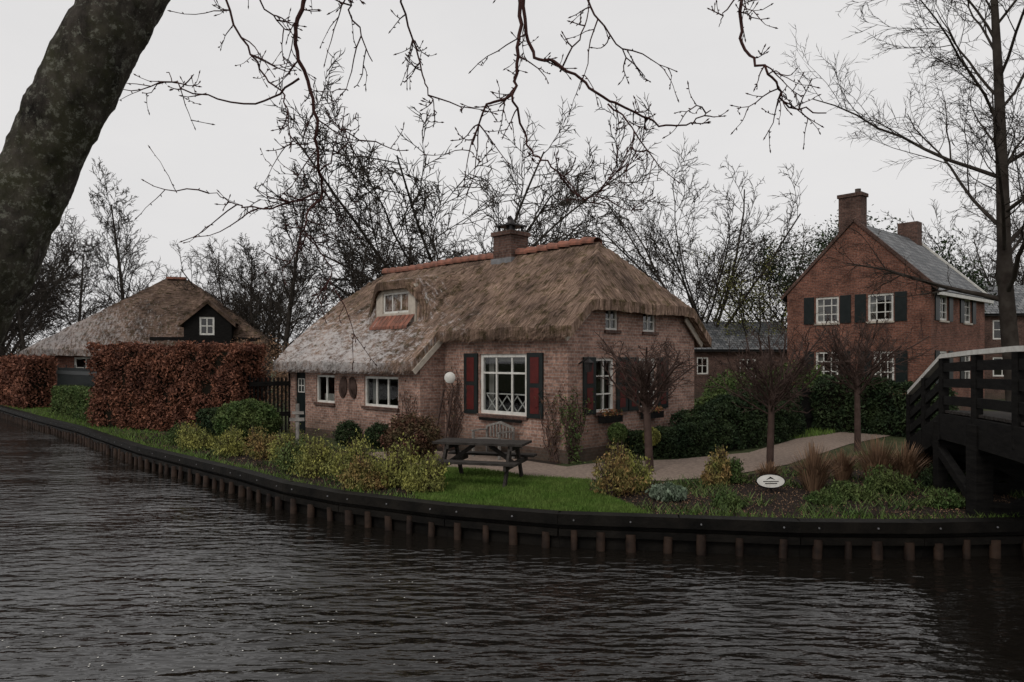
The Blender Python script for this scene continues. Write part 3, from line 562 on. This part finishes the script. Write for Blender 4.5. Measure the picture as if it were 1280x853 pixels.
# ---------------- trees
def grow(mb,p,d,L,r,lvl,cfg,rg):
    ns=cfg['seg'][lvl]; pts=[p.copy()]; rad=[r]; step=L/ns; d=d.copy(); end=cfg.get('taper',.35)
    for i in range(ns):
        d=d+Vector((rg.gauss(0,1),rg.gauss(0,1),rg.gauss(0,1)))*cfg['jit'][lvl]+Vector((0,0,cfg['up'][lvl])); d.normalize()
        p=p+d*step; pts.append(p.copy()); rad.append(r*(1-(1-end)*(i+1)/ns))
    last=lvl==len(cfg['n'])
    mb.tube(pts,rad,(10,6,4,3,3,3)[lvl],False)
    if last: return
    n=cfg['n'][lvl]; st=cfg['start'][lvl]
    for i in range(n):
        t=st+(1-st)*(i+rg.random()*.8)/n; t=min(t,1); k=min(int(t*ns),ns-1); f=t*ns-k; q=pts[k].lerp(pts[k+1],f); base=(pts[k+1]-pts[k]).normalized()
        az=rg.uniform(0,6.283) if lvl else i*2.4+rg.uniform(-.5,.5); a=base.cross(Vector((.13,.3,.94))) 
        if a.length<.05: a=Vector((1,0,0))
        a.normalize(); b=base.cross(a); ang=cfg['ang'][lvl]*rg.uniform(.7,1.25); 
        if lvl==0 and cfg.get('angtop'): ang=ang*(1-t)+cfg['angtop']*t*rg.uniform(.5,1.5)
        dd=base*math.cos(ang)+(a*math.cos(az)+b*math.sin(az))*math.sin(ang)
        rr=(r*(1-(1-end)*t))*cfg['rr'][lvl]*rg.uniform(.8,1.1)
        ll=L*cfg['lr'][lvl]*rg.uniform(.7,1.15)*(1-cfg['sh'][lvl]*t)
        grow(mb,q,dd,ll,max(rr,cfg['minr']),lvl+1,cfg,rg)
def treemesh(name,seed,H,r,cfg,mat):
    rg=random.Random(seed); mb=MB(name,mat,None,True); grow(mb,Vector((0,0,-.05)),Vector((cfg.get('lean',0),0,1)).normalized(),H*cfg['tr'],r,0,cfg,rg); return mb.mesh()
broad=dict(tr=.28,n=[15,12,9,6],seg=[5,8,5,4,3],jit=[.03,.07,.13,.18,.2],up=[0,.03,.02,.01,.0],start=[.5,.25,.15,.1],ang=[1.15,.85,.8,.75],angtop=.9,lr=[2.25,.42,.50,.5],sh=[.0,.25,.35,.3],rr=[.45,.45,.5,.6],minr=.021,taper=.35)
tall=dict(tr=.92,n=[30,8,6,4],seg=[10,6,4,3,2],jit=[.025,.1,.14,.18,.2],up=[0.04,.05,.03,.02,.0],start=[.22,.2,.2,.15],ang=[1.1,.7,.7,.7],angtop=.5,lr=[.38,.5,.5,.5],sh=[.5,.4,.4,.4],rr=[.36,.5,.5,.6],minr=.018,taper=.2)
vase=dict(tr=.34,n=[13,10,8,5],seg=[6,8,5,4,3],jit=[.04,.07,.13,.18,.2],up=[0,.045,.03,.02,.01],start=[.4,.2,.15,.1],ang=[.8,.7,.7,.7],angtop=.65,lr=[1.9,.42,.5,.5],sh=[.0,.3,.35,.3],rr=[.48,.48,.5,.6],minr=.019,taper=.35)
mB=treemesh('bare_tree',3,14.5,.40,broad,M['barkfar']); mT=treemesh('bare_tree',5,14,.2,tall,M['barkfar']); mV=treemesh('bare_tree',8,13.5,.34,vase,M['barkfar']); mB2=treemesh('bare_tree',21,13,.3,broad,M['barkfar']); mT2=treemesh('bare_tree',33,13,.2,tall,M['barkfar'])
def put(me,x,y,s,rz,name='bare_tree',sx=1):
    o=bpy.data.objects.new(name,me); o.location=(x,y,0); o.scale=(s*sx,s*sx,s); o.rotation_euler=(0,0,rz); return link(o)
def top(me):
    co=np.empty(len(me.vertices)*3,dtype=np.float32); me.vertices.foreach_get('co',co); return float(np.percentile(co.reshape(-1,3)[:,2],99.0))
def puth(me,x,y,H,rz,sx=1): return put(me,x,y,H/top(me),rz,'bare_tree',sx)
puth(mB,-3.4,38,14.0,.3,.95); puth(mT,-26.7,50,15.2,1); puth(mT2,-12.7,40,12.6,2); puth(mV,-16,44,9.5,.5); puth(mT,-10,46,9.8,2.5,1.3)
puth(mV,-27.6,39,11,1.2); puth(mT2,-25.9,38.5,8.5,.2); puth(mV,-30.5,42,11,3.2); puth(mT2,-24.8,41,9.5,4); puth(mB2,-31,72,11.5,.2); puth(mV,12.4,45,13.6,2.2,.95); puth(mV,26,50,11,.3); puth(mB2,-45,60,12,2); puth(mT,-38,56,11,.9); puth(mV,35,50,13,.6); puth(mV,-20,62,10.5,1.6); puth(mT2,-15.2,42,9.2,1); puth(mV,-8.5,50,11,4)
big=dict(broad); big.update(tr=.85,n=[24,9,7,6],lr=[.46,.5,.5,.5],start=[.24,.2,.15,.1],seg=[10,8,5,4,3],ang=[1.3,.75,.7,.7],angtop=.5,sh=[.35,.35,.35,.35],minr=.009,taper=.25,rr=[.36,.5,.5,.55],jit=[.02,.09,.14,.18,.2],up=[0,.012,.0,-.01,0],lean=-.07)
me=treemesh('bare_tree',14,18,.27,big,M['bark']); put(me,15.1,21.5,1,1e-3)
pr=dict(tr=.50,n=[24,9,6],seg=[5,6,4,3],jit=[.02,.10,.18,.2],up=[0,.06,.06,.04],start=[.70,.12,.15],ang=[1.9,.75,.65],angtop=.6,lr=[.66,.42,.45],sh=[-.2,.3,.3],rr=[.34,.5,.55],minr=.0055,taper=.75)
for i,(x,y,h,r) in enumerate(((2.75,14.35,3.3,.075),(5.06,14.1,3.4,.065),(8.45,17.6,4.0,.07))):
    me=treemesh('pruned_linden_tree',40+i,h,r,pr,M['barkprune']); put(me,x,y,1,i,'pruned_linden_tree',1.15)
def leaftree(name,x,y,H,r,cfg,seed,mat,n,size,zmin,rad):
    e=empty(name); rg=random.Random(seed); mb=MB('trunk_and_branches',M['barkfar'],e,True); grow(mb,Vector((x,y,-.05)),Vector((0,0,1)),H*cfg['tr'],r,0,cfg,rg)
    V=np.array(mb.v); s=H/np.percentile(V[:,2],99.7); mb.v=[((a-x)*s+x,(b-y)*s+y,c*s) for a,b,c in mb.v]; mb.done(); V=np.array(mb.v); V=V[V[:,2]>zmin]; C=V[NR.integers(0,len(V),n)]+NR.normal(size=(n,3))*rad; quads('leaves',leafq(C,size),mat,e)
sm=dict(vase); sm.update(n=[9,7,6],lr=[1.7,.45,.5])
leaftree('budding_tree',14.8,44,9.0,.2,sm,51,M['ylleaf'],7000,.05,3,.25)
leaftree('budding_tree',17.2,47,10.5,.2,sm,52,M['bgleaf'],6000,.06,3,.25)
leaftree('evergreen_tree',19.8,46,11.3,.25,sm,53,M['dkleaf'],14000,.10,5,.35)
leaftree('evergreen_tree',23.2,42,10.4,.2,sm,54,M['dkleaf'],14000,.1,4,.3)
n=26000; x=NR.uniform(-330,330,n); yy=170+30*np.sin(x*.02); h=np.array([5.0+3.4*noise.noise(Vector((q*.045,0,0)))+2.0*noise.noise(Vector((q*.2,2,0))) for q in x]); z=NR.uniform(0,1,n)**1.2*np.clip(h,1,None)
quads('distant_trees',leafq(np.column_stack([x,yy+NR.normal(size=n)*2,z]),.55),M['bgleaf'])
# ---------------- foreground mossy tree
fg=empty('mossy_tree'); tk=MB('trunk',M['moss'],fg,True)
def smooth(pts,k=6):
    P=[Vector(p) for p in pts]; P=[P[0]*2-P[1]]+P+[P[-1]*2-P[-2]]; out=[]
    for i in range(1,len(P)-2):
        for j in range(k):
            t=j/k; a,b,c,d=P[i-1:i+3]; out.append(.5*((2*b)+(c-a)*t+(2*a-5*b+4*c-d)*t*t+(3*b-a-3*c+d)*t**3))
    out.append(P[-2]); return out
def rough_tube(mb,pts,r,sides=28,amp=.12):
    b0=len(mb.v); mb.tube(pts,r,sides,True); n=len(pts)
    for i in range(n):
        for k in range(sides):
            q=Vector(mb.v[b0+i*sides+k]); c=pts[i]; s=1+amp*noise.noise(q*4)+amp*.6*noise.noise(q*13)+amp*.35*noise.noise(q*35); q=c+(q-c)*s; mb.v[b0+i*sides+k]=tuple(q)
tp=smooth([(-3.3,2.8,-.1),(-3.0,2.85,.7),(-2.62,2.95,1.6),(-2.25,3,2.44),(-1.93,3,3.12),(-1.62,3,3.74),(-1.4,3.15,4.2),(-1.1,3.5,4.7),(-.7,3.9,5.1)],24)
rough_tube(tk,tp,[(.158-.03*i/(len(tp)-1))+(.12*(1-i/24)**2 if i<24 else 0) for i in range(len(tp))],56,.14)
limb=smooth([(-.7,3.9,5.1),(.0,4.3,5.45),(1.0,4.5,5.6),(2.0,4.6,5.6),(3.2,4.6,5.3)],6); rough_tube(tk,limb,[.11-.08*i/(len(limb)-1) for i in range(len(limb))],12)
l2_=smooth([(-1.52,3.08,4.0),(-1.75,3.6,4.8),(-1.9,4.2,5.3),(-2.3,4.9,5.6)],6); rough_tube(tk,l2_,[.08-.05*i/(len(l2_)-1) for i in range(len(l2_))],10)
l3_=smooth([(-.9,3.7,4.85),(-1.1,4.2,5.3),(-1.3,4.6,5.45)],6); rough_tube(tk,l3_,[.06-.02*i/(len(l3_)-1) for i in range(len(l3_))],8)
tk.done()
tw=MB('twigs',M['twig'],fg,True); rg=random.Random(99)
def twig(p,d,L,r,lv):
    n=6 if L>.12 else 3; pts=[p.copy()]; d=d.copy()
    for i in range(n):
        d=d+Vector((rg.gauss(0,.13),rg.gauss(0,.13),rg.gauss(0,.13)))+Vector((0,0,-.10 if i<n-3 else .16)); d.normalize(); p=p+d*L/n; pts.append(p.copy())
    tw.tube(pts,[max(r*(1-.6*i/n),.0018) for i in range(n)]+[.0028],4,True)
    tw.tube([pts[-1],pts[-1]+d*.010,pts[-1]+d*.026],[.0022,.0052,.001],4)
    for i in range(1,n,2):
        s=Vector((rg.gauss(0,1),rg.gauss(0,1),rg.gauss(0,1))).normalized(); tw.tube([pts[i],pts[i]+s*.008,pts[i]+s*.018],[.002,.0042,.001],4)
    if lv<1:
        for k in range(rg.randint(1,3)):
            i=rg.randint(1,n-1); a=Vector((rg.gauss(0,1),rg.gauss(0,1)*.7,rg.gauss(0,.7))).normalized(); twig(pts[i],(d*.8+a*.8).normalized(),L*rg.uniform(.3,.7),r*.65,lv+1)
BR=[(4.5,.016,[(-1.27,5.4),(-1.28,4.55),(-1.34,4.19),(-1.22,3.84),(-1.2,3.49),(-1.21,3.29),(-1.28,3.1),(-1.29,2.95)]),
(4.5,.008,[(-1.33,4.0),(-1.6,3.84),(-2.0,3.9),(-2.2,4.07)]),(4.5,.007,[(-1.21,3.29),(-1.5,3.17),(-1.75,3.24),(-1.91,3.3)]),
(4.5,.006,[(-1.29,3.02),(-1.15,2.84),(-1.12,2.66)]),(4.5,.006,[(-1.2,3.42),(-1.05,3.59),(-.93,3.6)]),
(4.8,.010,[(-2.2,5.5),(-1.9,4.6),(-1.7,4.2),(-1.5,3.95),(-1.45,3.6)]),(4.2,.009,[(-.95,5.1),(-.95,4.5),(-.92,4.2),(-.8,3.95)]),
(4.4,.009,[(-.5,5.2),(-.68,4.6),(-.6,4.2),(-.52,3.9),(-.45,3.72)]),(4.5,.016,[(.05,5.45),(.05,4.6),(.04,4.2),(0,3.92),(-.15,3.8),(-.25,3.6)]),
(4.5,.012,[(.05,4.6),(.13,4.2),(.3,4.04),(.6,3.84),(.9,3.74),(1.1,3.73),(1.25,3.81)]),(4.5,.008,[(.0,3.92),(.1,3.6),(.25,3.44),(.45,3.27),(.65,3.31)]),
(4.5,.006,[(.3,4.04),(.45,4.3),(.5,4.6)]),(4.5,.006,[(.6,3.84),(.75,3.65),(.7,3.5)]),(4.5,.009,[(.4,5.5),(.45,4.6),(.6,4.25),(.85,4.05)]),
(4.6,.013,[(1.45,5.6),(1.48,4.6),(1.5,4.24),(1.63,4.02),(1.8,3.9),(2.05,3.85)]),(4.6,.006,[(1.48,4.6),(1.36,4.45),(1.33,4.38)]),
(4.3,.008,[(-1.6,5.1),(-1.55,4.5),(-1.42,4.3),(-1.35,4.25)])]
for y,r,pl_ in BR:
    pts=smooth([(x,y+rg.uniform(-.12,.12) if i else y,z) for i,(x,z) in enumerate(pl_)],6); n=len(pts)
    for q in pts[1:-1]: q+=Vector((rg.gauss(0,.008),rg.gauss(0,.008),rg.gauss(0,.008)))
    tw.tube(pts,[r*(1-.72*i/n) for i in range(n)],6)
    L=sum((b-a).length for a,b in zip(pts,pts[1:])); k=int(L/.14)
    for j in range(k):
        i=rg.randint(2,n-2); d=(pts[i+1]-pts[i]).normalized(); a=Vector((rg.gauss(0,1),rg.gauss(0,.6),rg.gauss(-.2,.6))).normalized(); twig(pts[i],(d*.7+a).normalized(),rg.choice((.1,.15,.2,.3,.42)),.0048,0)
tw.done()
# ---------------- furniture
pt=empty('picnic_table',(-.55,13.2,0),-.28); t=MB('planks',M['wood'],pt); X=F((0,0,0),(1,0,0),(0,1,0))
for i in range(5): y=-.34+i*.145; t.fbox(X,-.85,.85,y,y+.13,.71,.75)
for s in (-1,1):
    for j in range(2): y=s*.62+(j-1)*.14; t.fbox(X,-.85,.85,y,y+.13,.42,.46)
t.done(); t=MB('frame',M['wood'],pt)
for x in (-.6,.6):
    t.beam((x,-.58,0),(x,-.22,.70),.045,.1); t.beam((x,.58,0),(x,.22,.70),.045,.1); t.beam((x+.05,-.74,.37),(x+.05,.74,.37),.045,.09); t.beam((x+.05,-.34,.665),(x+.05,.34,.665),.045,.08)
t.beam((-.6,0,.37),(-.15,0,.68),.05,.07); t.beam((.6,0,.37),(.15,0,.68),.05,.07); t.done()
gb=empty('garden_bench'); gb.location=(-.45,16.45,0); gb.rotation_euler=(0,0,-.78); t=MB('slats',M['greywood'],gb)
for i in range(4): t.fbox(X,-.45,.45,-.22+i*.11,-.13+i*.11,.40,.43)
for i in range(9): x=-.42+i*.105; z=.78-.9*(x*x)*.5; t.fbox(X,x-.015,x+.015,.24,.27,.45,z)
t.beam((-.45,.255,.68),(0,.255,.80),.04,.05); t.beam((0,.255,.80),(.45,.255,.68),.04,.05)
for x in (-.43,.43):
    t.fbox(X,x-.025,x+.025,-.22,-.17,0,.6); t.fbox(X,x-.025,x+.025,.22,.27,0,.68); t.fbox(X,x-.03,x+.03,-.24,.2,.6,.63)
t.done()
ld=MB('wooden_ladder',M['barkprune'])
a=Vector((-1.95,17.6,0));b=Vector((-1.70,17.95,1.5)); s=Vector((.3,-.3,0))
ld.beam(a,b,.04,.04); ld.beam(a+s,b+s*.8,.04,.04)
for i in range(5): p=a.lerp(b,(i+.6)/5.5); ld.beam(p,p+s*.95,.025,.03)
ld.done()
cp=MB('signpost',M['greywood']); Fp=F((-4.35,14.6,0),(1,0,0),(0,-1,0)); cp.fbox(Fp,-.03,.03,-.03,.03,0,1.35); cp.fbox(Fp,-.15,.15,.032,.05,1.0,1.07); cp.fbox(Fp,-.10,.14,.032,.05,1.14,1.2); cp.done()
os_=empty('oval_sign',(4.35,12.1,.2)); os_.rotation_euler=(math.radians(-18),0,0)
def oval(name,mat,a,b,y,cx=0,cz=0,th=.015):
    m=MB(name,mat,os_); k=36; A=[(cx+a*math.cos(2*math.pi*i/k),y,cz+b*math.sin(2*math.pi*i/k)) for i in range(k)]; m.face(A); m.face([(x,y+th,z) for x,_,z in A])
    for i in range(k): j=(i+1)%k; m.face([A[i],A[j],(A[j][0],y+th,A[j][2]),(A[i][0],y+th,A[i][2])])
    m.done()
oval('rim',M['black'],.25,.125,0,0,0,.02); oval('face',M['white'],.232,.108,-.004,0,0,.003)
m=MB('mark',M['black'],os_); m.face([(-.08,-.008,.02),(0,-.008,.075),(.08,-.008,.02),(.0,-.008,.045)]); m.fbox(F((0,-.006,0),(1,0,0),(0,-1,0)),-.13,.13,0,.003,-.012,.0); m.fbox(F((0,-.006,0),(1,0,0),(0,-1,0)),-.10,.10,0,.003,-.045,-.033); m.done()
m=MB('post',M['black'],os_); m.cyl((0,.03,-.3),(0,.03,.02),.015); m.done()
def fence(name,A,B,h,gap,mat):
    f=MB(name,mat); A=Vector((*A,0));B=Vector((*B,0));d=B-A;L=d.length;d.normalize();Fr=(A,d,Vector((d.y,-d.x,0)))
    k=int(L/gap)
    for i in range(k+1): f.fbox(Fr,i*gap,i*gap+.05,0,.03,0,h+(.12 if i%10==0 else 0))
    f.fbox(Fr,0,L,.031,.07,h*.85,h*.93); f.fbox(Fr,0,L,.031,.07,h*.3,h*.38); f.done()
fence('garden_fence',(-20.5,32.5),(-13.8,25.8),1.9,.14,M['green']); fence('garden_gate',(8.3,21.6),(9.9,23.3),1.35,.10,M['black']); fence('garden_fence',(-7.9,21.6),(-6.9,22.3),1.7,.12,M['black'])
# ---------------- footbridge
fbk=empty('wooden_footbridge'); t=MB('timber',M['black'],fbk); hr=MB('handrails',M['white'],fbk); dk=MB('deck',M['wood'],fbk)
ex=lambda y:7.2-.3*(12-y)
def dz(y):
    if y>12: return max(0,1.35*(16.2-y)/4.2)
    if y>4.5: return 1.35+.08*math.sin(math.pi*(12-y)/7.5)
    return max(0,1.35*(y)/4.5)
ys=[14.2,13.1,12,10.4,8.9,7.4,5.9,4.5,3,1.5,0.1]; wv=Vector((.958,.287*-1,0))*1.8
for side in (0,1):
    off=wv*side
    P=[Vector((ex(y),y,dz(y)))+off for y in ys]
    for a,b in zip(P,P[1:]):
        t.beam(a-Vector((0,0,.22)),b-Vector((0,0,.22)),.12,.42); hr.beam(a+Vector((0,0,.95)),b+Vector((0,0,.95)),.11,.07)
        t.beam(a+Vector((0,0,.76)),b+Vector((0,0,.76)),.05,.14); t.beam(a+Vector((0,0,.5)),b+Vector((0,0,.5)),.05,.14); t.beam(a+Vector((0,0,.22)),b+Vector((0,0,.22)),.05,.14)
    for a in P: t.beam(a-Vector((0,0,.3)),a+Vector((0,0,.91)),.11,.11)
    for y in (14.2,12.2,10.3,6.2):
        p=Vector((ex(y),y,0))+off; w_=.24 if y<11 else .16; t.beam((p.x,p.y,-1.2),(p.x,p.y,dz(y)-.1),w_,w_)
    p=Vector((ex(10.4),10.4,0))+off; q=Vector((ex(12.6),12.6,0))+off; t.beam((p.x,p.y,.15),(q.x,q.y,dz(12.6)-.3),.12,.14)
for y in (12.2,10.3,6.2):
    p=Vector((ex(y),y,dz(y)-.5)); t.beam(p,p+wv,.2,.25); t.beam((p.x,p.y,-.1),p+wv,.09,.16); t.beam(p,(p.x+wv.x,p.y+wv.y,-.1),.09,.15)
    t.beam((p.x,p.y,.1),(p.x+wv.x,p.y+wv.y,.1),.12,.2)
for i in range(4):
    y=14.25+i*.3; a=Vector((ex(y),y,.52-.165*i)); t.beam(a,a+wv,.32,.06); t.beam(a-Vector((0,0,.1)),a+wv-Vector((0,0,.1)),.05,.14)
y=14.1
while y>.1:
    a=Vector((ex(y),y,dz(y)+.03)); dk.beam(a,a+wv,.14,.04); y-=.17
t.done(); hr.done(); dk.done()
n=90; P=np.column_stack([NR.uniform(-5,-.5,n),NR.uniform(6,9,n),np.full(n,-.446)]); a=NR.uniform(0,6.28,n); s=.014
u=np.column_stack([np.cos(a)*s,np.sin(a)*s,np.zeros(n)]); v=np.column_stack([-np.sin(a)*s*.6,np.cos(a)*s*.6,np.zeros(n)]); quads('floating_petals',np.stack([P-u,P+v,P+u,P-v],axis=1),M['white'])
# ---------------- world, sun, camera
wd=bpy.data.worlds.new('World'); scene.world=wd; wd.use_nodes=True; nt=wd.node_tree; bg=nt.nodes['Background']; bg.inputs[1].default_value=.1
sky=nt.nodes.new('ShaderNodeTexSky'); sky.sky_type='NISHITA'; sky.sun_disc=False; sky.sun_elevation=math.radians(42); sky.sun_rotation=math.radians(-150); sky.dust_density=4
hs=nt.nodes.new('ShaderNodeHueSaturation'); hs.inputs['Saturation'].default_value=.15; nt.links.new(sky.outputs[0],hs.inputs['Color'])
n=noise_n(nt,1.6,5,(1,1,2.5),'Generated'); r=ramp(nt,[(.3,(.89,.88,.885)),(.7,(.97,.955,.95))]); nt.links.new(n.outputs[0],r.inputs[0])
c=mixc(nt,r.outputs[0],(8.6,8.6,8.6),1.0,'MULTIPLY'); c=mixc(nt,hs.outputs[0],c,.9); nt.links.new(c,bg.inputs[0])
sd=bpy.data.lights.new('sun','SUN'); sd.energy=.95; sd.angle=math.radians(18); sd.color=(1,.95,.88); so=link(bpy.data.objects.new('sun',sd)); so.rotation_euler=(math.radians(48),0,math.radians(-30))
cd=bpy.data.cameras.new('camera'); cd.lens=25.3; cd.sensor_width=36; cd.shift_y=.0184; cd.clip_end=4000; cam=link(bpy.data.objects.new('camera',cd)); cam.location=(0,0,2.24); cam.rotation_euler=(math.radians(90),0,0); scene.camera=cam
scene.view_settings.view_transform='Standard'; scene.view_settings.look='None'; scene.view_settings.exposure=0
